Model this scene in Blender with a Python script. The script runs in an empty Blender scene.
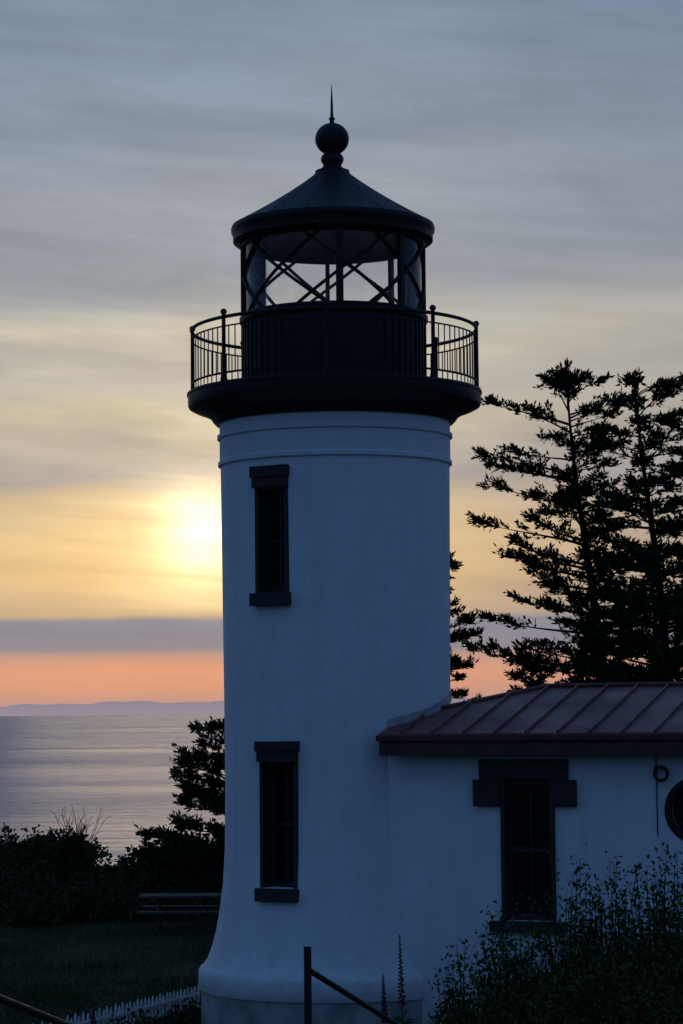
import bpy, bmesh, math, random
from mathutils import Vector, Matrix
R=math.radians
sc=bpy.context.scene
sc.view_settings.view_transform='Standard'
sc.view_settings.look='None'
sc.view_settings.exposure=0

def lin(c):
    return tuple(((v/255)/12.92 if v/255<=0.04045 else (((v/255)+0.055)/1.055)**2.4) for v in c)
def srgb(r,g,b): return lin((r,g,b))+(1,)

# ------------------------------------------------------------------ node helpers
class NT:
    def __init__(s,nt): s.nt=nt; nt.nodes.clear()
    def n(s,t,**k):
        nd=s.nt.nodes.new(t)
        for a,b in k.items(): setattr(nd,a,b)
        return nd
    def l(s,a,b): s.nt.links.new(a,b)
    def put(s,inp,v):
        if hasattr(v,'is_linked') or hasattr(v,'links'): s.l(v,inp)
        else: inp.default_value=v
    def math(s,op,a,b=None,c=None,clamp=False):
        m=s.n('ShaderNodeMath',operation=op,use_clamp=clamp)
        s.put(m.inputs[0],a)
        if b is not None: s.put(m.inputs[1],b)
        if c is not None: s.put(m.inputs[2],c)
        return m.outputs[0]
    def mapr(s,v,a,b,c,d,smooth=False):
        m=s.n('ShaderNodeMapRange',interpolation_type='SMOOTHSTEP' if smooth else 'LINEAR')
        s.put(m.inputs[0],v)
        for i,x in enumerate((a,b,c,d)): m.inputs[i+1].default_value=x
        return m.outputs[0]
    def ramp(s,f,stops,interp='LINEAR'):
        r=s.n('ShaderNodeValToRGB'); cr=r.color_ramp; cr.interpolation=interp
        while len(cr.elements)>1: cr.elements.remove(cr.elements[0])
        cr.elements[0].position=stops[0][0]; cr.elements[0].color=stops[0][1]
        for p,c in stops[1:]:
            e=cr.elements.new(p); e.color=c
        s.l(f,r.inputs[0]); return r.outputs[0]
    def mix(s,f,a,b,mode='MIX'):
        m=s.n('ShaderNodeMix',data_type='RGBA',blend_type=mode)
        s.put(m.inputs[0],f); s.put(m.inputs[6],a); s.put(m.inputs[7],b)
        return m.outputs[2]
    def noise(s,vec,scale,detail=3,rough=.5,dist=0.):
        m=s.n('ShaderNodeTexNoise'); s.l(vec,m.inputs['Vector'])
        m.inputs['Scale'].default_value=scale; m.inputs['Detail'].default_value=detail
        m.inputs['Roughness'].default_value=rough; m.inputs['Distortion'].default_value=dist
        return m.outputs[0]
    def mapping(s,vec,scale=(1,1,1),rot=(0,0,0),loc=(0,0,0)):
        m=s.n('ShaderNodeMapping'); s.l(vec,m.inputs[0])
        m.inputs['Scale'].default_value=scale; m.inputs['Rotation'].default_value=rot; m.inputs['Location'].default_value=loc
        return m.outputs[0]

def pmat(name,c1,c2=None,rough=.6,nscale=3.,bump=0.,bscale=20.,metal=0.,spec=.5,stretch=(1,1,1),lo=.35,hi=.65,rough2=None,det=3):
    m=bpy.data.materials.new(name); m.use_nodes=True; t=NT(m.node_tree)
    out=t.n('ShaderNodeOutputMaterial'); p=t.n('ShaderNodeBsdfPrincipled')
    geo=t.n('ShaderNodeNewGeometry'); vec=t.mapping(geo.outputs['Position'],stretch)
    p.inputs['Roughness'].default_value=rough; p.inputs['Metallic'].default_value=metal
    p.inputs['Specular IOR Level'].default_value=spec
    if c2 is None: c2=tuple(v*.8 for v in c1)
    n1=t.noise(vec,nscale,det,.6)
    f=t.mapr(n1,lo,hi,0,1)
    col=t.mix(f,tuple(c1)+(1,),tuple(c2)+(1,))
    t.l(col,p.inputs['Base Color'])
    if rough2 is not None: t.l(t.mapr(n1,.3,.7,rough,rough2),p.inputs['Roughness'])
    if bump>0:
        b=t.n('ShaderNodeBump'); b.inputs['Strength'].default_value=1; b.inputs['Distance'].default_value=bump
        t.l(t.noise(vec,bscale,3,.6),b.inputs['Height']); t.l(b.outputs[0],p.inputs['Normal'])
    t.l(p.outputs[0],out.inputs[0])
    return m
def leafmat(name,c1,c2,nscale):
    m=bpy.data.materials.new(name); m.use_nodes=True; t=NT(m.node_tree)
    out=t.n('ShaderNodeOutputMaterial'); d=t.n('ShaderNodeBsdfDiffuse')
    pos=t.n('ShaderNodeNewGeometry').outputs['Position']
    col=t.mix(t.mapr(t.noise(pos,nscale,1,.5),.35,.65,0,1),tuple(c1)+(1,),tuple(c2)+(1,)); t.l(col,d.inputs[0]); t.l(d.outputs[0],out.inputs[0]); return m

# ------------------------------------------------------------------ mesh helpers
def link(o,parent=None):
    sc.collection.objects.link(o)
    if parent: o.parent=parent
    return o
def empty(name):
    e=bpy.data.objects.new(name,None); return link(e)
def mk(name,V,F,mat,parent=None,smooth=False,bevel=0.,autos=None):
    me=bpy.data.meshes.new(name); me.from_pydata([tuple(v) for v in V],[],F); me.update()
    me.materials.append(mat)
    if smooth: me.polygons.foreach_set('use_smooth',[True]*len(me.polygons))
    o=bpy.data.objects.new(name,me); link(o,parent)
    if bevel>0:
        b=o.modifiers.new('b','BEVEL'); b.width=bevel; b.segments=2; b.limit_method='ANGLE'
    return o
def fixn(o):
    bm=bmesh.new(); bm.from_mesh(o.data); bmesh.ops.recalc_face_normals(bm,faces=bm.faces); bm.to_mesh(o.data); bm.free()
def sharp(o,ang=35):
    me=o.data
    bm=bmesh.new(); bm.from_mesh(me)
    for e in bm.edges:
        if len(e.link_faces)==2 and e.calc_face_angle(0)>R(ang): e.smooth=False
    for f in bm.faces: f.smooth=True
    bm.to_mesh(me); bm.free()
class Geo:
    def __init__(s): s.V=[];s.F=[]
    def obox(s,c,ax,ay,az,h):
        b=len(s.V); c=Vector(c)
        for i in (-1,1):
            for j in (-1,1):
                for k in (-1,1):
                    s.V.append(c+Vector(ax)*(i*h[0])+Vector(ay)*(j*h[1])+Vector(az)*(k*h[2]))
        for f in ((0,1,3,2),(4,6,7,5),(0,4,5,1),(2,3,7,6),(0,2,6,4),(1,5,7,3)):
            s.F.append(tuple(b+q for q in f))
    def tube(s,pts,rad,n=8,cap=True):
        pts=[Vector(p) for p in pts]
        if not hasattr(rad,'__len__'): rad=[rad]*len(pts)
        b=len(s.V)
        for i,p in enumerate(pts):
            d=(pts[min(i+1,len(pts)-1)]-pts[max(i-1,0)]).normalized()
            up=Vector((0,0,1)) if abs(d.z)<.95 else Vector((1,0,0))
            x=d.cross(up).normalized(); y=x.cross(d)
            for k in range(n):
                a=2*math.pi*k/n
                s.V.append(p+(x*math.cos(a)+y*math.sin(a))*rad[i])
        for i in range(len(pts)-1):
            for k in range(n):
                s.F.append((b+i*n+k,b+i*n+(k+1)%n,b+(i+1)*n+(k+1)%n,b+(i+1)*n+k))
        if cap:
            s.F.append(tuple(b+k for k in range(n))); s.F.append(tuple(b+(len(pts)-1)*n+k for k in range(n)))
    def ring(s,c,rad,tr,seg=96,n=8):
        b=len(s.V)
        for i in range(seg):
            a=2*math.pi*i/seg
            for k in range(n):
                q=2*math.pi*k/n; r=rad+tr*math.cos(q)
                s.V.append(Vector((c[0]+r*math.cos(a),c[1]+r*math.sin(a),c[2]+tr*math.sin(q))))
        for i in range(seg):
            for k in range(n):
                s.F.append((b+i*n+k,b+((i+1)%seg)*n+k,b+((i+1)%seg)*n+(k+1)%n,b+i*n+(k+1)%n))
    def ball(s,c,r,u=12,v=8):
        prof=[(r*math.sin(math.pi*i/v),c[2]-r*math.cos(math.pi*i/v)) for i in range(v+1)]
        s.rev(prof,(c[0],c[1]),u)
    def rev(s,prof,c,seg=96):
        b=len(s.V); rows=[]
        for r,z in prof:
            if r<1e-5: rows.append([len(s.V)]); s.V.append(Vector((c[0],c[1],z)))
            else:
                rows.append(list(range(len(s.V),len(s.V)+seg)))
                for i in range(seg):
                    a=2*math.pi*i/seg; s.V.append(Vector((c[0]+r*math.cos(a),c[1]+r*math.sin(a),z)))
        for A,B in zip(rows[:-1],rows[1:]):
            for i in range(seg):
                j=(i+1)%seg
                if len(A)==1 and len(B)==1: continue
                if len(A)==1: s.F.append((A[0],B[j],B[i]))
                elif len(B)==1: s.F.append((A[i],A[j],B[0]))
                else: s.F.append((A[i],A[j],B[j],B[i]))
    def make(s,name,mat,parent=None,smooth=False,bevel=0.,fix=True,ang=None):
        o=mk(name,s.V,s.F,mat,parent,smooth,bevel)
        if fix: fixn(o)
        if ang: sharp(o,ang)
        return o
def cut(o,cutters):
    for g in cutters:
        c=g.make('cutter',MAT['white'])
        m=o.modifiers.new('c','BOOLEAN'); m.object=c; m.operation='DIFFERENCE'; m.solver='EXACT'
        dg=bpy.context.evaluated_depsgraph_get(); dg.update()
        me=bpy.data.meshes.new_from_object(o.evaluated_get(dg))
        o.modifiers.clear(); o.data=me
        bpy.data.objects.remove(c,do_unlink=True)

# ------------------------------------------------------------------ materials
MAT={}
def whitepaint():
    m=bpy.data.materials.new('white_stucco'); m.use_nodes=True; t=NT(m.node_tree)
    out=t.n('ShaderNodeOutputMaterial'); p=t.n('ShaderNodeBsdfPrincipled'); p.inputs['Roughness'].default_value=.65
    p.inputs['Specular IOR Level'].default_value=.3
    pos=t.n('ShaderNodeNewGeometry').outputs['Position']
    a=t.noise(t.mapping(pos,(3,3,.35)),1.2,4,.65)
    b=t.noise(pos,1.1,3,.6)
    c=t.mix(t.mapr(a,.45,.75,0,.6),(.81,.82,.83,1),(.65,.66,.65,1))
    c=t.mix(t.mapr(b,.4,.75,0,.35),c,(.66,.68,.69,1))
    sx=t.n('ShaderNodeSeparateXYZ'); t.l(pos,sx.inputs[0])
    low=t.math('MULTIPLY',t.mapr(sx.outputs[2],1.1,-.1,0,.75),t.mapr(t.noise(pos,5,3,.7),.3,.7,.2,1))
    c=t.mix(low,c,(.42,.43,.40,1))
    t.l(c,p.inputs['Base Color'])
    bu=t.n('ShaderNodeBump'); bu.inputs['Distance'].default_value=.02
    h=t.math('ADD',t.noise(pos,2.3,2,.5),t.math('MULTIPLY',t.noise(pos,17,3,.6),.32))
    t.l(h,bu.inputs['Height']); t.l(bu.outputs[0],p.inputs['Normal'])
    t.l(p.outputs[0],out.inputs[0]); return m
MAT['white']=whitepaint()
MAT['concrete']=pmat('plinth_concrete',(.42,.43,.42),(.20,.21,.20),.85,2.5,.01,30)
MAT['black']=pmat('black_painted_iron',(.007,.007,.008),(.012,.011,.011),.42,6,.002,25,spec=.28,rough2=.6)
MAT['trim']=pmat('dark_trim_paint',(.04,.032,.033),(.025,.021,.021),.6,5,.003,30,spec=.3)
MAT['roof']=pmat('red_brown_metal_roof',(.24,.075,.052),(.14,.048,.036),.38,1.3,.003,6,metal=.1,rough2=.55)
MAT['fascia']=pmat('brown_fascia',(.10,.028,.02),(.07,.02,.016),.5,3,.002,20)
MAT['flash']=pmat('flashing_metal',(.5,.5,.5),(.3,.3,.3),.5,6)
MAT['bark']=leafmat('bark',(.035,.028,.022),(.018,.015,.012),8)
MAT['needle']=leafmat('conifer_needles',(.016,.031,.014),(.036,.055,.025),1.6)
MAT['leaf']=leafmat('shrub_leaves',(.04,.065,.022),(.085,.115,.04),3.)
MAT['leaf2']=leafmat('bluff_shrub_leaves',(.024,.038,.017),(.05,.065,.03),1.5)
MAT['grassblade']=leafmat('grass_blades',(.03,.047,.017),(.055,.07,.03),.6)
MAT['wood']=pmat('weathered_wood',(.07,.06,.05),(.04,.035,.03),.8,6,.004,20,stretch=(1,6,6))
MAT['picket']=pmat('white_picket_paint',(.72,.73,.73),(.5,.5,.48),.6,8)
MAT['flower']=leafmat('foxglove_petals',(.16,.055,.09),(.10,.045,.06),10)

def glass_dark():
    m=bpy.data.materials.new('window_glass'); m.use_nodes=True; t=NT(m.node_tree)
    out=t.n('ShaderNodeOutputMaterial'); p=t.n('ShaderNodeBsdfPrincipled')
    p.inputs['Base Color'].default_value=(.006,.007,.009,1); p.inputs['Roughness'].default_value=.06
    pos=t.n('ShaderNodeNewGeometry').outputs['Position']
    b=t.n('ShaderNodeBump'); b.inputs['Distance'].default_value=.004; t.l(t.noise(pos,3,2),b.inputs['Height']); t.l(b.outputs[0],p.inputs['Normal'])
    t.l(p.outputs[0],out.inputs[0]); return m
MAT['glass']=glass_dark()
def glass_clear():
    m=bpy.data.materials.new('lantern_glass'); m.use_nodes=True; t=NT(m.node_tree)
    out=t.n('ShaderNodeOutputMaterial')
    tr=t.n('ShaderNodeBsdfTransparent'); tr.inputs[0].default_value=(.98,.99,1,1)
    gl=t.n('ShaderNodeBsdfGlossy'); gl.inputs['Roughness'].default_value=.05
    gl.inputs[0].default_value=(1,1,1,1)
    di=t.n('ShaderNodeBsdfTranslucent'); di.inputs[0].default_value=(.8,.88,.95,1)
    fr=t.n('ShaderNodeFresnel'); fr.inputs[0].default_value=1.3
    pos=t.n('ShaderNodeNewGeometry').outputs['Position']
    m1=t.n('ShaderNodeMixShader'); t.l(fr.outputs[0],m1.inputs[0]); t.l(tr.outputs[0],m1.inputs[1]); t.l(gl.outputs[0],m1.inputs[2])
    m2=t.n('ShaderNodeMixShader'); t.l(t.mapr(t.noise(t.mapping(pos,(3,3,1)),2,3,.6),.4,.8,.02,.12),m2.inputs[0])
    t.l(m1.outputs[0],m2.inputs[1]); t.l(di.outputs[0],m2.inputs[2]); t.l(m2.outputs[0],out.inputs[0]); return m
MAT['clear']=glass_clear()

# ------------------------------------------------------------------ terrain
def gz(x,y):
    pts=[(-80,2.6),(0,2.4),(8,2.25),(12,1.95),(16,1.4),(20,.5),(25,-.35),(30,-.55),(45,-.62),(200,-.7)]
    z=pts[-1][1]
    if y<=pts[0][0]: z=pts[0][1]
    else:
        for (a,b),(c,d) in zip(pts[:-1],pts[1:]):
            if a<=y<=c: z=b+(d-b)*(y-a)/(c-a); break
    z+=.05*math.sin(x*.7+y*.3)+.04*math.sin(y*.5-x*.4)
    edge=74+4*math.sin(x*.06+1)+2*math.sin(x*.21)
    if y>edge:
        z-=min(40,(y-edge)*.25+((y-edge)**1.6)*.12)
    return max(z,-42) if y<400 else -42
def ground():
    ys=[-3000,-1500,-700,-300,-150,-80]
    y=-60
    while y<120: ys.append(y); y+=1.0 if 5<y<100 else 4
    ys+=[130,150,200,300,600,1500,5000,15000,32000]
    xs=[-32000,-15000,-5000,-1500,-500,-200,-120,-80]+[x for x in range(-60,62,2)]+[80,120,200,500,1500,5000,15000,32000]
    V=[(x,y,gz(x,y)) for y in ys for x in xs]; n=len(xs)
    F=[(j*n+i,j*n+i+1,(j+1)*n+i+1,(j+1)*n+i) for j in range(len(ys)-1) for i in range(n-1)]
    m=pmat('lawn',(.026,.038,.017),(.055,.058,.031),.95,.8,.03,9,spec=.05)
    return mk('ground',V,F,m,smooth=True)
ground()

def sea():
    m=bpy.data.materials.new('sea_water'); m.use_nodes=True; t=NT(m.node_tree)
    out=t.n('ShaderNodeOutputMaterial'); p=t.n('ShaderNodeBsdfPrincipled')
    p.inputs['IOR'].default_value=1.33
    pos=t.n('ShaderNodeNewGeometry').outputs['Position']
    fine=t.noise(t.mapping(pos,(.12,.14,.3)),1,4,.7)
    w=t.math('ADD',t.noise(t.mapping(pos,(.03,.06,.05)),1,4,.65),t.math('MULTIPLY',fine,.5))
    b=t.n('ShaderNodeBump'); b.inputs['Distance'].default_value=6; b.inputs['Strength'].default_value=.8
    t.l(w,b.inputs['Height']); t.l(b.outputs[0],p.inputs['Normal'])
    big=t.noise(t.mapping(pos,(.0016,.004,.001)),1,5,.65)
    t.l(t.mapr(big,.35,.65,.31,.40),p.inputs['Roughness'])
    c=t.mix(t.mapr(big,.35,.65,0,1),(.19,.24,.32,1),(.26,.30,.36,1))
    c=t.mix(t.mapr(fine,.5,.66,0,.6),c,(.05,.07,.11,1)); t.l(c,p.inputs['Base Color'])
    t.l(p.outputs[0],out.inputs[0])
    ys=[80,200,600,2000,8000,30000]; xs=[-30000,-8000,-2000,-500,0,500,2000,8000,30000]
    V=[(x,y,-30) for y in ys for x in xs]; n=len(xs)
    F=[(j*n+i,j*n+i+1,(j+1)*n+i+1,(j+1)*n+i) for j in range(len(ys)-1) for i in range(n-1)]
    mk('sea',V,F,m)
sea()

def hills():
    m=bpy.data.materials.new('hills_haze_emission'); m.use_nodes=True; t=NT(m.node_tree)
    out=t.n('ShaderNodeOutputMaterial'); d=t.n('ShaderNodeBsdfDiffuse'); d.inputs[0].default_value=(.1,.12,.16,1)
    e=t.n('ShaderNodeEmission')  # aerial haze painted on: the hills glow instead of air scattering light
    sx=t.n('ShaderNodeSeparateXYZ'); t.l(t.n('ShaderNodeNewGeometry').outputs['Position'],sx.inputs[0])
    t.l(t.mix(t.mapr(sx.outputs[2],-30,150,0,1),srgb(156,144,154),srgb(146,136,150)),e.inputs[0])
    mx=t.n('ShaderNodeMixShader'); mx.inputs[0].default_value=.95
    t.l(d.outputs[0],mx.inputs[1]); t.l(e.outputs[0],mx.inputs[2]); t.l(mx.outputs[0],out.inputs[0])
    V=[];F=[];N=400
    rng=random.Random(4); ph=[rng.random()*6 for _ in range(8)]
    for i in range(N+1):
        x=-14000+28000*i/N
        h=150+20*math.sin(x*.0007+ph[0])+14*math.sin(x*.0019+ph[1])+10*math.sin(x*.0052+ph[2])+6*math.sin(x*.013+ph[3])+rng.uniform(-3,3)
        V+= [(x,28000,-32),(x,28400,-30+h*.6),(x,29000,-30+h),(x,29900,-32)]
    for i in range(N):
        for k in range(3): F.append((i*4+k,(i+1)*4+k,(i+1)*4+k+1,i*4+k+1))
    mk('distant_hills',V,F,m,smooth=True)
hills()

# ------------------------------------------------------------------ lighthouse
CX,CY=-.084,34.0
C=(CX,CY)
LH=empty('lighthouse')
def rtower(z):
    return 1.587+(z-4.168)*.0098
prof=[(0,.17),(1.95,.17),(1.965,.20),(1.965,.42),(1.94,.47),(1.90,.50),(1.84,.58),(1.775,.75),(1.715,.97),(1.665,1.25),(1.62,1.6),(1.59,2.1),(1.578,3.0)]
for z in (4.2,5.4,6.6,7.42): prof.append((rtower(z),z))
r=rtower(7.5)
prof+=[(r+.035,7.44),(r+.035,7.49),(r+.012,7.51),(r+.012,7.80),(r+.045,7.82),(r+.045,7.87),(r+.012,7.89),(r+.012,8.10),(0,8.10)]
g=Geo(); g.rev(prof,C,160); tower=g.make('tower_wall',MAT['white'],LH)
Z=Vector((0,0,1))
def frame_at(a):
    a=R(a); return Vector((-math.sin(a),-math.cos(a),0)),Vector((math.cos(a),-math.sin(a),0))
wins=[(33.0,5.594,7.02,.245,5.417,7.32,.28),(30.3,1.63,3.31,.265,1.455,3.59,.30)]
cs=[]
for a,z0,z1,hw,zs,zl,lw in wins:
    n,tt=frame_at(a); q=Geo(); c=Vector((CX,CY,(z0+z1)/2))+n*1.56; q.obox(c,tt,n,Z,(hw+.03,.32,(z1-z0)/2)); cs.append(q)
cut(tower,cs); sharp(tower,28)
for i,(a,z0,z1,hw,zs,zl,lw) in enumerate(wins):
    n,tt=frame_at(a); A=Vector((CX,CY,0)); zm=(z0+z1)/2
    def bx(geo,s0,s1,r0,r1,za,zb):
        geo.obox(A+tt*((s0+s1)/2)+n*((r0+r1)/2)+Z*((za+zb)/2),tt,n,Z,((s1-s0)/2,(r1-r0)/2,(zb-za)/2))
    w=Geo()
    bx(w,-hw-.028,-hw+.03,1.26,1.603,z0,z1); bx(w,hw-.03,hw+.028,1.26,1.603,z0,z1)
    bx(w,-lw,lw,1.27,1.67,z1+.002,z1+.14); bx(w,-lw-.02,lw+.02,1.27,1.69,z1+.142,zl)
    bx(w,-lw-.02,lw+.02,1.27,1.71,zs,z0-.003)
    w.make('window_surround',MAT['trim'],LH,bevel=.008)
    f=Geo(); hi=hw-.032
    bx(f,-hi,-hi+.045,1.32,1.37,z0+.003,z1-.003); bx(f,hi-.045,hi,1.32,1.37,z0+.003,z1-.003)
    bx(f,-hi+.046,hi-.046,1.32,1.37,z0+.004,z0+.07); bx(f,-hi+.046,hi-.046,1.32,1.37,z1-.06,z1-.004)
    bx(f,-hi+.046,hi-.046,1.32,1.378,zm-.025,zm+.025)
    for (za,zb) in ((z0+.071,zm-.026),(zm+.026,z1-.061)):
        bx(f,-.011,.011,1.325,1.355,za,zb)
        bx(f,-hi+.047,-.012,1.325,1.353,(za+zb)/2-.01,(za+zb)/2+.01); bx(f,.012,hi-.047,1.325,1.353,(za+zb)/2-.01,(za+zb)/2+.01)
    f.make('window_sash',MAT['trim'],LH)
    gl=Geo(); bx(gl,-hi+.02,hi-.02,1.31,1.335,z0+.01,z1-.01); gl.make('window_pane',MAT['glass'],LH)
g=Geo(); g.rev([(0,-1.2),(1.93,-1.2),(1.93,.167),(0,.167)],C,128); o=g.make('plinth',MAT['concrete'],LH,ang=30)
# gallery
g=Geo(); g.rev([(0,8.06),(1.655,8.03),(1.68,8.03),(1.72,8.07),(1.76,8.13),(1.86,8.19),(1.98,8.23),(2.06,8.27),(2.075,8.30),(2.075,8.43),(2.09,8.44),(2.09,8.47),(2.07,8.485),(0,8.485)],C,128)
g.make('gallery_deck',MAT['black'],LH,ang=30)
g=Geo(); g.rev([(1.27,8.486),(1.335,8.486),(1.335,8.60),(1.30,8.62),(1.30,9.44),(1.33,9.47),(1.34,9.50),(1.34,9.55),(1.22,9.55),(1.22,8.486)],C,128)
for i in range(64):
    a=2*math.pi*i/64; d=Vector((math.cos(a),math.sin(a),0)); tq=Vector((-math.sin(a),math.cos(a),0))
    g.obox(Vector((CX,CY,9.03))+d*1.303,tq,d,Z,(.012,.012,.405))
g.make('lantern_parapet',MAT['black'],LH,ang=30)
g=Geo(); RR=2.02; ZR=9.37
g.ring((CX,CY,ZR),RR,.026,128,8); g.ring((CX,CY,8.60),RR,.016,128,6); g.ring((CX,CY,ZR-.13),RR,.012,128,6)
NB=104
for i in range(NB):
    a=2*math.pi*i/NB; x,y=CX+RR*math.cos(a),CY+RR*math.sin(a)
    g.tube([(x,y,8.60),(x,y,ZR-.13)],.0095,6)
for k in range(8):
    a=R(-90-48+45*k); x,y=CX+(RR)*math.cos(a),CY+(RR)*math.sin(a)
    g.tube([(x,y,8.47),(x,y,8.53),(x,y,8.53),(x,y,9.41)],[.055,.05,.03,.028],10); g.ball((x,y,9.44),.045)
g.make('gallery_railing',MAT['black'],LH,ang=40)
# lantern
g=Geo(); g.rev([(1.265,9.551),(1.265,10.66)],C,96); g.make('lantern_glazing',MAT['clear'],LH,smooth=True)
g=Geo(); z0,z1=9.55,10.67; N=8; tw=R(66)
for k in range(N):
    for s in (-1,1):
        a0=2*math.pi*k/N+R(9); pts=[]
        for i in range(25):
            u=i/24; a=a0+s*tw*(u-.5); pts.append((CX+1.285*math.cos(a),CY+1.285*math.sin(a),z0+(z1-z0)*u))
        g.tube(pts,.025,6)
for a,rw in ((4,.05),(47,.036),(-86,.03),(94,.03),(139,.03),(184,.03)):
    aa=R(-90+a); d=Vector((math.cos(aa),math.sin(aa),0)); tq=Vector((-math.sin(aa),math.cos(aa),0))
    g.obox(Vector((CX,CY,(z0+z1)/2))+d*1.285,tq,d,Z,(rw,.035,(z1-z0)/2))
g.ring((CX,CY,9.565),1.29,.03,96,6); g.ring((CX,CY,10.60),1.285,.035,96,6)
g.make('lantern_astragals',MAT['black'],LH,ang=40)
g=Geo(); g.rev([(0,10.72),(1.22,10.64),(1.30,10.63),(1.40,10.63),(1.425,10.65),(1.425,10.75),(1.45,10.78),(1.455,10.83),(1.44,10.87),(1.38,10.90),(1.15,11.03),(.9,11.18),(.65,11.34),(.42,11.50),(.29,11.60),(.25,11.64),(.245,11.68),(.17,11.71),(.13,11.75),(.135,11.78),(.16,11.82),(.165,11.86),(.15,11.90),(.12,11.93),(.12,11.945)]
 +[(.243*math.sin(R(q)),12.145-.232*math.cos(R(q))) for q in range(32,172,8)]+[(.035,12.38),(.032,12.42),(.05,12.44),(.022,12.47),(.016,12.7),(.004,12.93),(0,12.935)],C,96)
g.make('lantern_roof',MAT['black'],LH,ang=40)
g=Geo()
for k in range(16):
    a=R(k*22.5+7); d=Vector((math.cos(a),math.sin(a),0))
    g.tube([Vector((CX,CY,0))+d*rr+Z*zz for rr,zz in ((1.4,10.89),(1.15,11.03),(.9,11.18),(.65,11.34),(.42,11.50),(.29,11.60))],.004,6)
g.make('roof_ribs',MAT['black'],LH,smooth=True)

# ------------------------------------------------------------------ keepers building
KH=empty('keepers_house')
th=R(22); U=Vector((math.cos(th),-math.sin(th),0)); D=Vector((math.sin(th),math.cos(th),0))
PW=Vector((.606,32.57,0))
def kb(geo,s0,s1,d0,d1,za,zb):
    geo.obox(PW+U*((s0+s1)/2)+D*((d0+d1)/2)+Z*((za+zb)/2),U,D,Z,((s1-s0)/2,(d1-d0)/2,(zb-za)/2))
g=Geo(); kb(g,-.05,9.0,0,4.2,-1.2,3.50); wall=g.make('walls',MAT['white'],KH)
o_=-.03
q=Geo(); kb(q,1.625+o_,2.315+o_,-.3,.24,1.23,3.07)
q2=Geo()
cc=PW+U*4.2+Z*2.68
for dd in (-.3,.2):
    for i in range(40):
        a=2*math.pi*i/40; q2.V.append(cc+D*dd+U*(.36*math.cos(a))+Z*(.36*math.sin(a)))
for i in range(40): q2.F.append((i,(i+1)%40,40+(i+1)%40,40+i))
q2.F.append(tuple(range(40))); q2.F.append(tuple(range(40,80)))
cut(wall,[q,q2])
KBO=kb
def kb(geo,s0,s1,d0,d1,za,zb): KBO(geo,s0+o_,s1+o_,d0,d1,za,zb)
w=Geo()
kb(w,1.317,2.532,-.075,.019,3.07,3.333); kb(w,1.234,1.60,-.085,.02,2.72,3.068); kb(w,2.34,2.641,-.085,.02,2.72,3.068)
kb(w,1.602,1.66,-.05,.2,1.235,3.069); kb(w,2.28,2.338,-.05,.2,1.235,3.069)
kb(w,1.45,2.49,-.12,.2,1.09,1.228)
w.make('window_surround',MAT['trim'],KH,bevel=.008)
f=Geo(); kb(f,1.662,1.71,.12,.17,1.23,3.06); kb(f,2.23,2.278,.12,.17,1.23,3.06); kb(f,1.712,2.228,.115,.17,2.12,2.18)
kb(f,1.712,2.228,.12,.17,1.231,1.31); kb(f,1.712,2.228,.12,.17,2.99,3.059); kb(f,1.958,1.982,.13,.168,1.312,2.118); kb(f,1.958,1.982,.13,.168,2.182,2.988)
f.make('window_sash',MAT['trim'],KH)
f=Geo(); kb(f,1.67,2.27,.172,.19,1.235,3.05); f.make('window_pane',MAT['glass'],KH)
def planar_ring(geo,c,r,tr,seg=48,n=8,off=0.):
    b=len(geo.V)
    for i in range(seg):
        a=2*math.pi*i/seg
        for k in range(n):
            qq=2*math.pi*k/n; rr=r+tr*math.cos(qq)
            geo.V.append(c+U*(rr*math.cos(a))+Z*(rr*math.sin(a))+D*(off+tr*.8*math.sin(qq)))
    for i in range(seg):
        for k in range(n): geo.F.append((b+i*n+k,b+((i+1)%seg)*n+k,b+((i+1)%seg)*n+(k+1)%n,b+i*n+(k+1)%n))
f=Geo(); planar_ring(f,cc,.38,.05); planar_ring(f,cc,.27,.02,off=.1)
for a in (0,45,90,135):
    d=(U*math.cos(R(a))+Z*math.sin(R(a)))*.34; f.tube([cc-d+D*.11,cc+d+D*.11],.012,6)
f.make('round_window_frame',MAT['black'],KH,smooth=True)
f=Geo()
for i in range(40):
    a=2*math.pi*i/40; f.V.append(cc+D*.15+U*(.355*math.cos(a))+Z*(.355*math.sin(a)))
f.F.append(tuple(range(40))); f.make('round_window_pane',MAT['glass'],KH,fix=False)
f=Geo(); c2=PW+U*3.76+Z*3.15-D*.10; planar_ring(f,c2,.085,.022); f.tube([c2+D*.1+Z*.1-U*.09,c2-U*.09,c2-U*.085],.014,6)
f.make('wall_hook',MAT['black'],KH,smooth=True)
f=Geo(); f.tube([PW+U*3.68-D*.02+Z*2.35,PW+U*3.68-D*.02+Z*3.44],.008,6); f.make('wall_cable',MAT['trim'],KH)
# roof
ov=.35; sl=.25; ze=3.68
def rp(s,d,z=None): return PW+U*s+D*(d-ov)+Z*(z if z is not None else ze+sl*d)
dr=2.45; sR=9.4
top=[(0,0),(sR,0),(sR,dr),(1.58,dr),(.28,1.15),(0,.36)]
g=Geo()
for s,d in top: g.V.append(rp(s,d))
for s,d in top: g.V.append(rp(s,d,ze+sl*d-.05))
n6=len(top)
g.F.append(tuple(range(n6))); g.F.append(tuple(range(2*n6-1,n6-1,-1)))
for i in range(n6): g.F.append((i,(i+1)%n6,n6+(i+1)%n6,n6+i))
b=len(g.V)
zr=ze+sl*dr
for p in (rp(1.58,dr,zr-.004),rp(sR,dr,zr-.004),rp(sR,4.9,ze),rp(-.6,4.9,ze),rp(.1,1.0,ze+.2)): g.V.append(p)
g.F.append((b,b+1,b+2,b+3)); g.F.append((b,b+3,b+4))
g.make('roof_sheet',MAT['roof'],KH)
g=Geo(); s=.32
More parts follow.
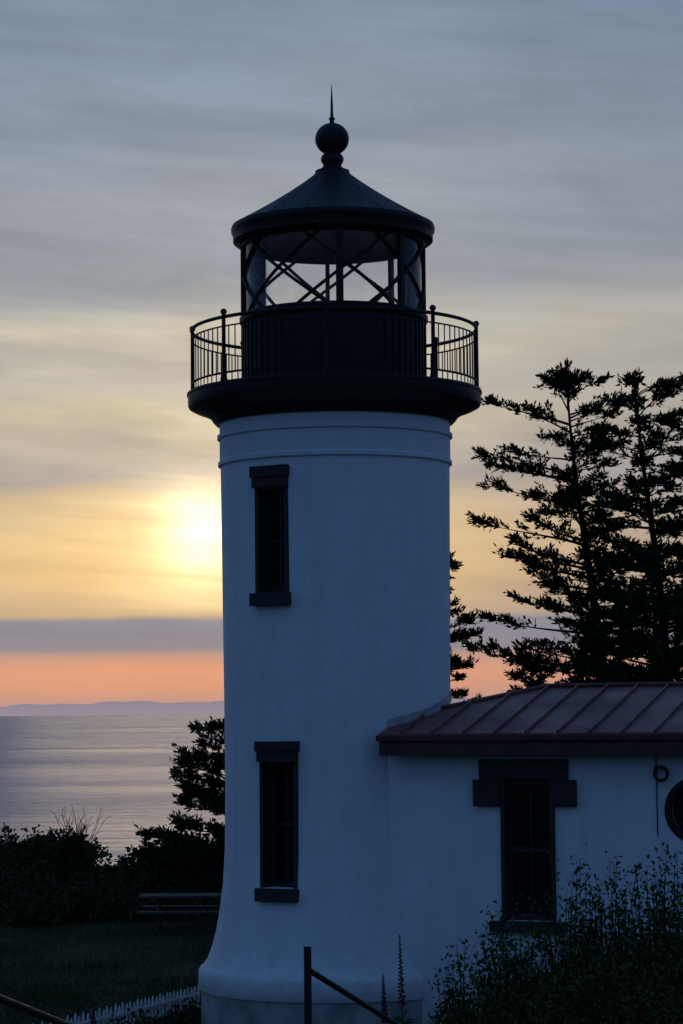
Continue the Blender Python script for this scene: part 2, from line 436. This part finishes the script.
while s<sR:
    dend=dr if s>=1.58 else max(.2,dr-(1.58-s)*(dr-1.15)/1.3)
    if s<.5: dend=min(dend,1.25)
    a=rp(s,-.012); e=rp(s,dend-.02); dv=(e-a).normalized(); nv=dv.cross(U).normalized()
    if nv.z<0: nv=-nv
    g.obox((a+e)/2+nv*.018,U,dv,nv,(.012,(e-a).length/2,.022)); s+=.43
g.make('roof_seams',MAT['roof'],KH)
g=Geo(); a=rp(1.5,dr)+Z*.02; e=rp(sR,dr)+Z*.02; g.tube([a,e],.03,8); a2=rp(.25,1.12)+Z*.015; g.tube([a2,rp(1.58,dr)+Z*.02],.028,8)
g.make('ridge_cap',MAT['roof'],KH,smooth=True)
g=Geo()
for (za,zb,dd,e) in ((3.39,3.58,.03,0),(3.582,3.66,-.02,.02)):
    g.obox(PW+U*(sR/2-e/2)-D*(ov-dd)+Z*((za+zb)/2),U,D,Z,(sR/2+e,.045,(zb-za)/2))
g.make('eave_fascia',MAT['fascia'],KH,bevel=.006)
g=Geo(); g.obox(PW+U*(sR/2)-D*(ov/2-.03)+Z*3.455,U,D,Z,(sR/2-.01,ov/2-.06,.02)); g.make('soffit',MAT['fascia'],KH)
g=Geo(); rf=1.605
L=[]
for i in range(40):
    a=R(12+i*1.9); p=Vector((CX+rf*math.sin(a),CY-rf*math.cos(a),0)); d=(p-PW).dot(D)+ov; s=(p-PW).dot(U)
    if d<0 or s<0: continue
    L.append((p,ze+sl*d))
for p,z in L: g.V+=[p+Z*(z-.03),p+Z*(z+.11)]
for i in range(len(L)-1): g.F.append((2*i,2*i+2,2*i+3,2*i+1))
if L: g.make('roof_flashing',MAT['flash'],KH,smooth=True,fix=False)

# ------------------------------------------------------------------ vegetation
def rv(rng,s=1): return Vector((rng.uniform(-s,s),rng.uniform(-s,s),rng.uniform(-s,s)))
def conifer(name,base,h,lean,rmax,start,nb,seed,wind=None,flag=0.,twn=30,up=.25,prof=.42,needle=.16,tri=14,trunk=.17,top=.35,tipup=.3,low=.45):
    rng=random.Random(seed); E=empty(name); base=Vector(base); lean=Vector(lean)
    T=Geo(); N=Geo()
    def tp(t): return base+Vector((lean.x*t**1.3+.12*math.sin(t*7+seed),lean.y*t,h*t))
    T.tube([tp(i/14) for i in range(15)],[trunk*(1-i/14)**.85+.01 for i in range(15)],8)
    def spray(q,td,tl,k):
        T.tube([q,q+td*tl],[.009,.004],3,cap=False)
        for m in range(k):
            v=rng.random()**.8; c=q+td*(tl*v)+rv(rng,.04)
            nd=(td*rng.uniform(.5,1.2)+rv(rng,.75)+Z*.25).normalized(); w=nd.cross(rv(rng)).normalized()*rng.uniform(.016,.033)
            ln=needle*rng.uniform(.6,1.2); b=len(N.V)
            N.V.extend((c-w*.6,c+nd*ln*.5-w,c+nd*ln,c+nd*ln*.5+w)); N.F.append((b,b+1,b+2,b+3))
    for i in range(nb):
        t=start+(1-start)*((i+rng.random())/nb)**.92
        gapf=.5+.5*math.sin(t*30+seed)+.35*math.sin(t*67+seed*2)
        az=rng.uniform(0,2*math.pi); d=Vector((math.cos(az),math.sin(az),0))
        L0=rmax*min((1-t)**prof,top+3.2*(1-t))*rng.uniform(low,1.0)*(.66+.36*max(0,gapf))
        if wind: L0*=1+flag*d.dot(Vector(wind))
        L0=max(L0,.22); rise=up*(.2+1.3*t*t)+rng.uniform(-.12,.12)
        if t>.93: rise+=.5
        p=tp(min(t,.995)); pts=[p]; nseg=7; dd=d.copy()
        for k in range(nseg):
            u=(k+1)/nseg
            dd=(dd+Vector((rng.gauss(0,.1),rng.gauss(0,.1),0))).normalized()
            p=p+(dd+Z*(rise*(1-1.3*u)+tipup*u*u))*(L0/nseg); pts.append(p)
        T.tube(pts,[max(.006,.032*(L0/2.5+.25)*(1-q_/nseg)) for q_ in range(nseg+1)],4,cap=False)
        nt=max(5,int(twn*L0/rmax*1.7))
        clump=[rng.uniform(.25,.95) for _ in range(4)]+[1.0,.88]
        for k in range(nt):
            u=min(.999,max(.12,rng.choice(clump)+rng.gauss(0,.12))); ii=min(nseg-1,int(u*nseg)); fr=u*nseg-ii
            q=pts[ii].lerp(pts[ii+1],min(1,fr)); side=rng.choice((-1,1))
            fwd=(pts[ii+1]-pts[ii]).normalized(); lat=Vector((-fwd.y,fwd.x,0))*side
            ang=rng.uniform(.1,1.2); td=(fwd*math.cos(ang)+lat*math.sin(ang)+Z*rng.uniform(-.15,.6)).normalized()
            tl=rng.uniform(.2,.6)*(.55+.5*(1-u))*min(1.25,.55+L0/2.2)
            spray(q,td,tl,tri)
    for k in range(10): spray(tp(.97+.03*rng.random()),(Z+rv(rng,.5)).normalized(),.25,tri)
    T.make('trunk_and_limbs',MAT['bark'],E,fix=False,smooth=True); N.make('needles',MAT['needle'],E,fix=False)
    return E
def gx(px,Y): return (px-341.5)/2414*Y
conifer('fir_tree',(gx(606,56),56,-.8),12.5,(-.75,0,0),4.8,.34,105,11,wind=(-1,0,0),flag=.15)
conifer('fir_tree',(gx(668,54),54,-.8),12.1,(-.55,0,0),4.2,.30,95,23)
conifer('fir_tree',(gx(715,58),58,-.8),12.7,(-.1,0,0),4.2,.3,75,37)
conifer('fir_tree',(gx(545,60),60,-.8),5.7,(-.3,0,0),3.0,.2,60,41,top=.6,low=.5)
conifer('fir_tree',(gx(434,57),57,-.8),8.4,(.1,0,0),1.35,.3,60,47,prof=.3,twn=15)
conifer('fir_tree',(gx(650,51),51,-.8),7.9,(0,0,0),3.5,.25,90,53,prof=.35,top=.6)
conifer('fir_tree',(gx(595,53),53,-.8),6.0,(0,0,0),3.1,.25,70,59,prof=.35,top=.6)
conifer('windblown_pine_tree',(gx(240,56),56,-.8),4.35,(-.25,0,0),2.45,.25,80,61,wind=(-1,0,0),flag=.25,up=.3,prof=.4,trunk=.1,twn=20,top=.3)

def shrub(name,clumps,seed,mat,stems=120,leaves=60,leaf=.04,wisp=.15,lw=.36):
    rng=random.Random(seed); E=empty(name); T=Geo(); N=Geo()
    for (x,y,w,dp,h) in clumps:
        z=gz(x,y)-.05
        for i in range(int(stems*max(.3,w))):
            a=rng.uniform(0,2*math.pi); rr=math.sqrt(rng.random())
            ex=x+w*rr*math.cos(a); ey=y+dp*rr*math.sin(a)
            hh=h*(1-.5*rr**2.5)*rng.uniform(.35,.97)
            ws=rng.random()<wisp
            if ws: hh=max(hh,h*(1-.5*rr**2.5)*.9)*rng.uniform(1.02,1.12)
            p0=Vector((x+(ex-x)*.35,y+(ey-y)*.35,z)); p1=Vector(((x+ex)/2,(y+ey)/2,z+hh*.55))+rv(rng,.12); p2=Vector((ex,ey,z+hh))+rv(rng,.1)
            pts=[(p0*(1-u)**2+p1*2*u*(1-u)+p2*u*u) for u in (0,.25,.5,.75,1)]
            T.tube(pts,[.012,.01,.008,.006,.003],3,cap=False)
            for m in range(leaves):
                u=rng.uniform(.15,1.02); c=p0*(1-u)**2+p1*2*u*(1-u)+p2*u*u
                sp=.07+.2*(1-u)
                if u>.85: sp=.05 if ws else .11
                c=c+rv(rng,sp)
                nd=(rv(rng,1)+Z*.3).normalized(); w_=nd.cross(rv(rng)).normalized(); s=leaf*rng.uniform(.5,1.3); b=len(N.V)
                N.V.extend((c,c+nd*s*.5+w_*s*lw,c+nd*s,c+nd*s*.5-w_*s*lw)); N.F.append((b,b+1,b+2,b+3))
    T.make('stems',MAT['bark'],E,fix=False); N.make('leaves',mat,E,fix=False); return E
shrub('garden_shrub',[(gx(560,27.3),27.3,.62,.6,2.95),(gx(610,27),27,.75,.7,2.9),(gx(660,26.5),26.5,.8,.8,3.05),(gx(715,26),26,.8,.8,3.15),(gx(505,27.5),27.5,.55,.5,2.3),(gx(455,27),27,.4,.4,1.9),(gx(600,25.3),25.3,1.0,.6,2.0),(gx(515,26),26,.7,.5,1.6),(gx(680,24.8),24.8,.8,.6,2.3)],5,MAT['leaf'],stems=290,leaves=74,leaf=.066,wisp=.07,lw=.27)
rng=random.Random(9)
cl=[]
for i in range(34):
    px=rng.uniform(-40,330); Y=rng.uniform(54,73); cl.append((gx(px,Y),Y,rng.uniform(.8,1.5),.9,rng.uniform(.5,1.0)+(Y-54)*.03))
cl+=[(gx(160,60),60,1.3,1,1.5),(gx(205,58),58,1.2,1,2.2),(gx(180,59),59,1.0,1,1.9),(gx(75,66),66,.8,.8,1.6),(gx(15,64),64,1.1,1,1.2),(gx(40,56),56,1.4,.8,.85),(gx(100,55),55,1.4,.8,.8)]
shrub('bluff_bushes',cl,7,MAT['leaf2'],stems=75,leaves=36,leaf=.13,wisp=.08)
E=empty('twiggy_shrub'); T=Geo(); rng=random.Random(3)
for i in range(34):
    x=gx(75,64); p=Vector((x+rng.uniform(-.25,.25),64,.2)); d=Vector((rng.uniform(-.7,.7),rng.uniform(-.4,.4),1)).normalized(); L=rng.uniform(.6,1.35)
    pts=[p]
    for k in range(5):
        d=(d+rv(rng,.15)).normalized(); pts.append(pts[-1]+d*L/5)
        q=pts[-1]; dd=(d+rv(rng,.8)).normalized(); T.tube([q,q+dd*.22],[.007,.003],3,cap=False)
    T.tube(pts,[.014,.012,.01,.008,.006,.004],4,cap=False)
T.make('twigs',MAT['bark'],E,fix=False)
g=Geo(); rng=random.Random(2)
for i in range(52000):
    y=33+25*rng.random()**1.2; x=rng.uniform(-.16*y,.03*y) 
    if (x-CX)**2+(y-CY)**2<2.0**2: continue
    z=gz(x,y)-.01; hgt=rng.uniform(.03,.11)*(1+.8*(math.sin(x*1.7)*math.sin(y*1.1)>.5)); a=rng.uniform(0,6.28); w=.008
    b=len(g.V); dx,dy=math.cos(a)*w,math.sin(a)*w
    g.V+=[(x-dx,y-dy,z),(x+dx,y+dy,z),(x+rng.uniform(-.05,.05),y+rng.uniform(-.05,.05),z+hgt)]; g.F.append((b,b+1,b+2))
g.make('grass',MAT['grassblade'],fix=False)

def foxglove(x,y,h,seed):
    rng=random.Random(seed); E=empty('foxglove_plant'); z=gz(x,y); T=Geo(); N=Geo(); L=Geo()
    T.tube([(x,y,z-.02),(x-.02,y,z+h*.5),(x-.04,y,z+h)],[.012,.009,.004],5)
    for i in range(50):
        u=.5+.5*i/50; a=i*2.4; r=.055*(1.2-u); c=Vector((x-.04*u,y,z+h*u)); d=Vector((math.cos(a),math.sin(a),-.5)).normalized()
        N.tube([c,c+d*r*.6,c+d*r*1.4],[.006,.015*(1.5-u),.022*(1.4-u)],6,cap=False)
    for i in range(22):
        a=rng.uniform(0,6.28); d=Vector((math.cos(a),math.sin(a),.5)); c=Vector((x,y,z+rng.uniform(0,h*.4))); w=d.cross(Z).normalized()*.03; l=rng.uniform(.1,.22)
        b=len(L.V); L.V+=[c,c+d*l*.5+w,c+d*l-Z*.05,c+d*l*.5-w]; L.F.append((b,b+1,b+2,b+3))
    T.make('stem',MAT['leaf'],E,fix=False); N.make('flower_spike',MAT['flower'],E,fix=False); L.make('leaf_rosette',MAT['leaf'],E,fix=False)
foxglove(gx(398,31),31,1.72,1); foxglove(gx(381,31.2),31.2,1.2,3); foxglove(gx(94,31),31,1.0,4)

# ------------------------------------------------------------------ picket fence
F=empty('picket_fence'); g=Geo(); A=Vector((-2.15,35.6,0)); B=Vector((-4.6,29.8,0)); n=58; dv=(B-A).normalized(); sd=Vector((-dv.y,dv.x,0))
rng=random.Random(77)
for i in range(n):
    p=A.lerp(B,i/(n-1)); z=-.47+rng.uniform(-.01,.01); b=len(g.V); w=.028; ht=.50+.02*math.sin(i*3.1); ln=rng.uniform(-.012,.012)
    for off in (-.008,.008):
        for (uu,vv) in ((-w,0),(w,0),(w+ln,ht-.07),(ln,ht),(-w+ln,ht-.07)): g.V.append(Vector((p.x,p.y,z+vv))+dv*uu+sd*off)
    g.F.append(tuple(b+k for k in range(5))); g.F.append(tuple(b+5+k for k in range(4,-1,-1)))
    for k in range(5): g.F.append((b+k,b+(k+1)%5,b+5+(k+1)%5,b+5+k))
g.make('pickets',MAT['picket'],F)
g=Geo()
for zz in (-.28,-.10): g.obox((A+B)/2+Z*zz+sd*.022,dv,sd,Z,((B-A).length/2,.012,.02))
g.make('fence_rails',MAT['picket'],F)
fl=[]
rng=random.Random(21)
for i in range(19):
    u=i/18; p=A.lerp(B,u); fl.append((p.x+.25+rng.uniform(-.1,.1),p.y-.5,.32,.25,rng.uniform(.45,.62)))
shrub('border_plants',fl,31,MAT['leaf2'],stems=110,leaves=20,leaf=.07,wisp=.2)

# ------------------------------------------------------------------ picnic table
PT=empty('picnic_table'); px0=gx(193,51); y0=51; zb=gz(px0,y0); g=Geo(); X=Vector((1,0,0)); Yv=Vector((0,1,0))
for k in range(5): g.obox((px0,y0-.32+k*.16,zb+.72),X,Yv,Z,(1.15,.073,.022))
for sgn in (-1,1):
    for k in range(2): g.obox((px0,y0+sgn*(.62+.15*k),zb+.43),X,Yv,Z,(1.15,.068,.022))
    ex=px0+sgn*.8
    g.obox((ex,y0,zb+.66),X,Yv,Z,(.02,.37,.04)); g.obox((ex,y0,zb+.38),X,Yv,Z,(.02,.80,.04))
    for s2 in (-1,1):
        a=Vector((ex+.04,y0+s2*.25,zb+.69)); b=Vector((ex+.04,y0+s2*.62,zb-.03)); d=(b-a).normalized(); g.obox((a+b)/2,X,d,X.cross(d),(.02,(b-a).length/2,.045))
g.make('table_boards',MAT['wood'],PT,bevel=.004)

# ------------------------------------------------------------------ handrails
def rail(p0,p1,posts,name='metal_handrail'):
    E=empty(name); g=Geo(); p0=Vector(p0);p1=Vector(p1)
    g.tube([p0,p1],.021,10)
    for t,ex in posts:
        p=p0.lerp(p1,t); g.tube([(p.x,p.y,gz(p.x,p.y)-.1),(p.x,p.y,p.z+ex)],.026,10)
        if ex>0: g.ring((p.x,p.y,p.z+ex),.02,.008,12,6)
    g.make('rail_and_posts',MAT['black'],E,ang=40)
rail((-.25,16,2.31),(1.29,25.2,.28),[(0,.14),(.5,0),(1,0)])
rail((-2.1,10.2,3.08),(-.55,19.5,.84),[(0,0),(.5,0),(1,0)])

# ------------------------------------------------------------------ world
w=bpy.data.worlds.new('World'); sc.world=w; w.use_nodes=True; t=NT(w.node_tree)
out=t.n('ShaderNodeOutputWorld'); bg=t.n('ShaderNodeBackground')
dirv=t.n('ShaderNodeTexCoord').outputs['Generated']
sx=t.n('ShaderNodeSeparateXYZ'); t.l(dirv,sx.inputs[0]); dx,dy,dz=sx.outputs
SUN=Vector((-.0575,1,.0745)).normalized(); azs=math.atan2(SUN.x,SUN.y)
az=t.math('ARCTAN2',dx,dy)
rel=t.math('SUBTRACT',az,azs); arel=t.math('ABSOLUTE',rel)
comb=t.n('ShaderNodeCombineXYZ'); t.l(az,comb.inputs[0]); t.l(t.math('ADD',dz,t.math('MULTIPLY',az,.07)),comb.inputs[2])
sv=comb.outputs[0]
n1=t.noise(t.mapping(sv,(2.2,1,14)),2.0,3,.55,.4)
n2=t.noise(t.mapping(sv,(5,1,60),loc=(3,0,1)),1.6,4,.6,.3)
n3=t.noise(t.mapping(sv,(8,1,22),loc=(7,2,1)),1.5,4,.6,.6)
amp=t.mapr(dz,.03,.16,.004,.05)
wz=t.math('ADD',dz,t.math('MULTIPLY',t.math('SUBTRACT',n1,.5),amp))
wz=t.math('ADD',wz,t.math('MULTIPLY',t.math('SUBTRACT',n3,.5),t.mapr(dz,.03,.12,.003,.022)))
fz=t.math('DIVIDE',wz,.34)
def S(z,c): return (max(0,z/.34),srgb(*c))
warm=t.ramp(fz,[S(0,(172,142,140)),S(.005,(194,148,134)),S(.010,(214,152,122)),S(.017,(222,156,124)),S(.0225,(192,150,132)),S(.0255,(138,134,144)),S(.033,(132,134,150)),S(.0375,(140,140,150)),S(.0395,(202,172,134)),
 S(.055,(230,192,134)),S(.075,(230,196,140)),S(.086,(216,188,144)),S(.096,(168,160,156)),S(.108,(184,174,158)),S(.122,(204,192,166)),S(.138,(182,177,167)),S(.150,(204,195,176)),S(.158,(192,188,176)),S(.176,(146,152,160)),S(.195,(152,158,166)),S(.215,(156,162,171)),S(.235,(134,146,162)),S(.26,(136,149,166)),S(.30,(120,137,158)),S(.34,(112,130,153))])
cool=t.ramp(fz,[S(0,(150,136,144)),S(.012,(182,142,130)),S(.0225,(168,140,136)),S(.0255,(122,126,142)),S(.038,(126,130,146)),S(.06,(156,146,142)),S(.09,(152,150,152)),S(.12,(164,160,156)),S(.155,(166,164,160)),S(.19,(138,146,157)),S(.26,(124,138,157)),S(.34,(104,122,148))])
f1=t.mapr(arel,.03,.22,0,.8,True)
vis=t.mix(f1,warm,cool)
stre=t.math('ADD',t.mapr(n2,.3,.7,-.08,.08),t.mapr(n3,.3,.7,-.08,.08))
stre=t.math('MULTIPLY',stre,t.mapr(dz,.02,.07,.5,1))
vs=t.n('ShaderNodeVectorMath',operation='SCALE'); t.l(vis,vs.inputs[0]); t.l(t.math('ADD',stre,1.0),vs.inputs['Scale'])
zen=t.ramp(t.math('MAXIMUM',dz,0.),[(0,(.052,.098,.19,1)),(.15,(.057,.123,.27,1)),(.5,(.056,.128,.295,1)),(1,(.05,.12,.29,1))])
away=t.math('MAXIMUM',t.mapr(arel,.25,1.0,0,1,True),t.mapr(dz,.3,.55,0,1,True))
skyc=t.mix(away,vs.outputs[0],zen)
de=t.math('SUBTRACT',dz,SUN.z)
d2=t.math('ADD',t.math('MULTIPLY',rel,rel),t.math('MULTIPLY',t.math('MULTIPLY',de,de),1.1))
front=t.math('GREATER_THAN',dy,0)
g1=t.math('MULTIPLY',t.math('EXPONENT',t.math('MULTIPLY',d2,-1/(.0155**2))),1.0)
g2=t.math('MULTIPLY',t.math('EXPONENT',t.math('MULTIPLY',d2,-1/(.036**2))),.40)
g3=t.math('MULTIPLY',t.math('EXPONENT',t.math('MULTIPLY',d2,-1/(.085**2))),.08)
gm=t.mapr(n2,.3,.7,.5,1.45)
gm1=t.mapr(n2,.3,.7,.8,1.2)
def sc3(col,f):
    v=t.n('ShaderNodeVectorMath',operation='SCALE'); v.inputs[0].default_value=col; t.l(f,v.inputs['Scale']); return v.outputs[0]
def add3(a,b):
    v=t.n('ShaderNodeVectorMath',operation='ADD'); t.l(a,v.inputs[0]); t.l(b,v.inputs[1]); return v.outputs[0]
mask=t.mapr(wz,.037,.044,.0,1,True)
gs=add3(add3(sc3((1,.92,.66),t.math('MULTIPLY',g1,gm1)),sc3((1,.78,.38),t.math('MULTIPLY',g2,gm))),sc3((1,.7,.35),g3))
gsm=t.n('ShaderNodeVectorMath',operation='SCALE'); t.l(gs,gsm.inputs[0]); t.l(t.math('MULTIPLY',mask,front),gsm.inputs['Scale'])
fin=add3(skyc,gsm.outputs[0])
t.l(fin,bg.inputs[0]); bg.inputs[1].default_value=1
sky=t.n('ShaderNodeTexSky',sky_type='NISHITA'); sky.sun_disc=False; sky.sun_elevation=math.asin(SUN.z); sky.sun_rotation=azs; sky.air_density=1; sky.dust_density=1
bg2=t.n('ShaderNodeBackground'); t.l(sky.outputs[0],bg2.inputs[0]); bg2.inputs[1].default_value=.001
ad=t.n('ShaderNodeAddShader'); t.l(bg.outputs[0],ad.inputs[0]); t.l(bg2.outputs[0],ad.inputs[1]); t.l(ad.outputs[0],out.inputs[0])
w.cycles.sampling_method='MANUAL'; w.cycles.sample_map_resolution=512

sl_=bpy.data.lights.new('sun','SUN'); sl_.energy=.06; sl_.angle=R(9); sl_.color=(1,.74,.45)
so=bpy.data.objects.new('sun',sl_); link(so); so.rotation_euler=SUN.to_track_quat('Z','Y').to_euler()

# ------------------------------------------------------------------ camera
cd=bpy.data.cameras.new('camera'); cam=bpy.data.objects.new('camera',cd); link(cam)
cd.sensor_fit='VERTICAL'; cd.sensor_height=36; cd.lens=36*2414/1024
cd.clip_end=100000; cd.clip_start=.1
M=Matrix.Translation((0,0,4))@Matrix.Rotation(R(90+4.69),4,'X')@Matrix.Rotation(R(-.55),4,'Z')
cam.matrix_world=M; sc.camera=cam
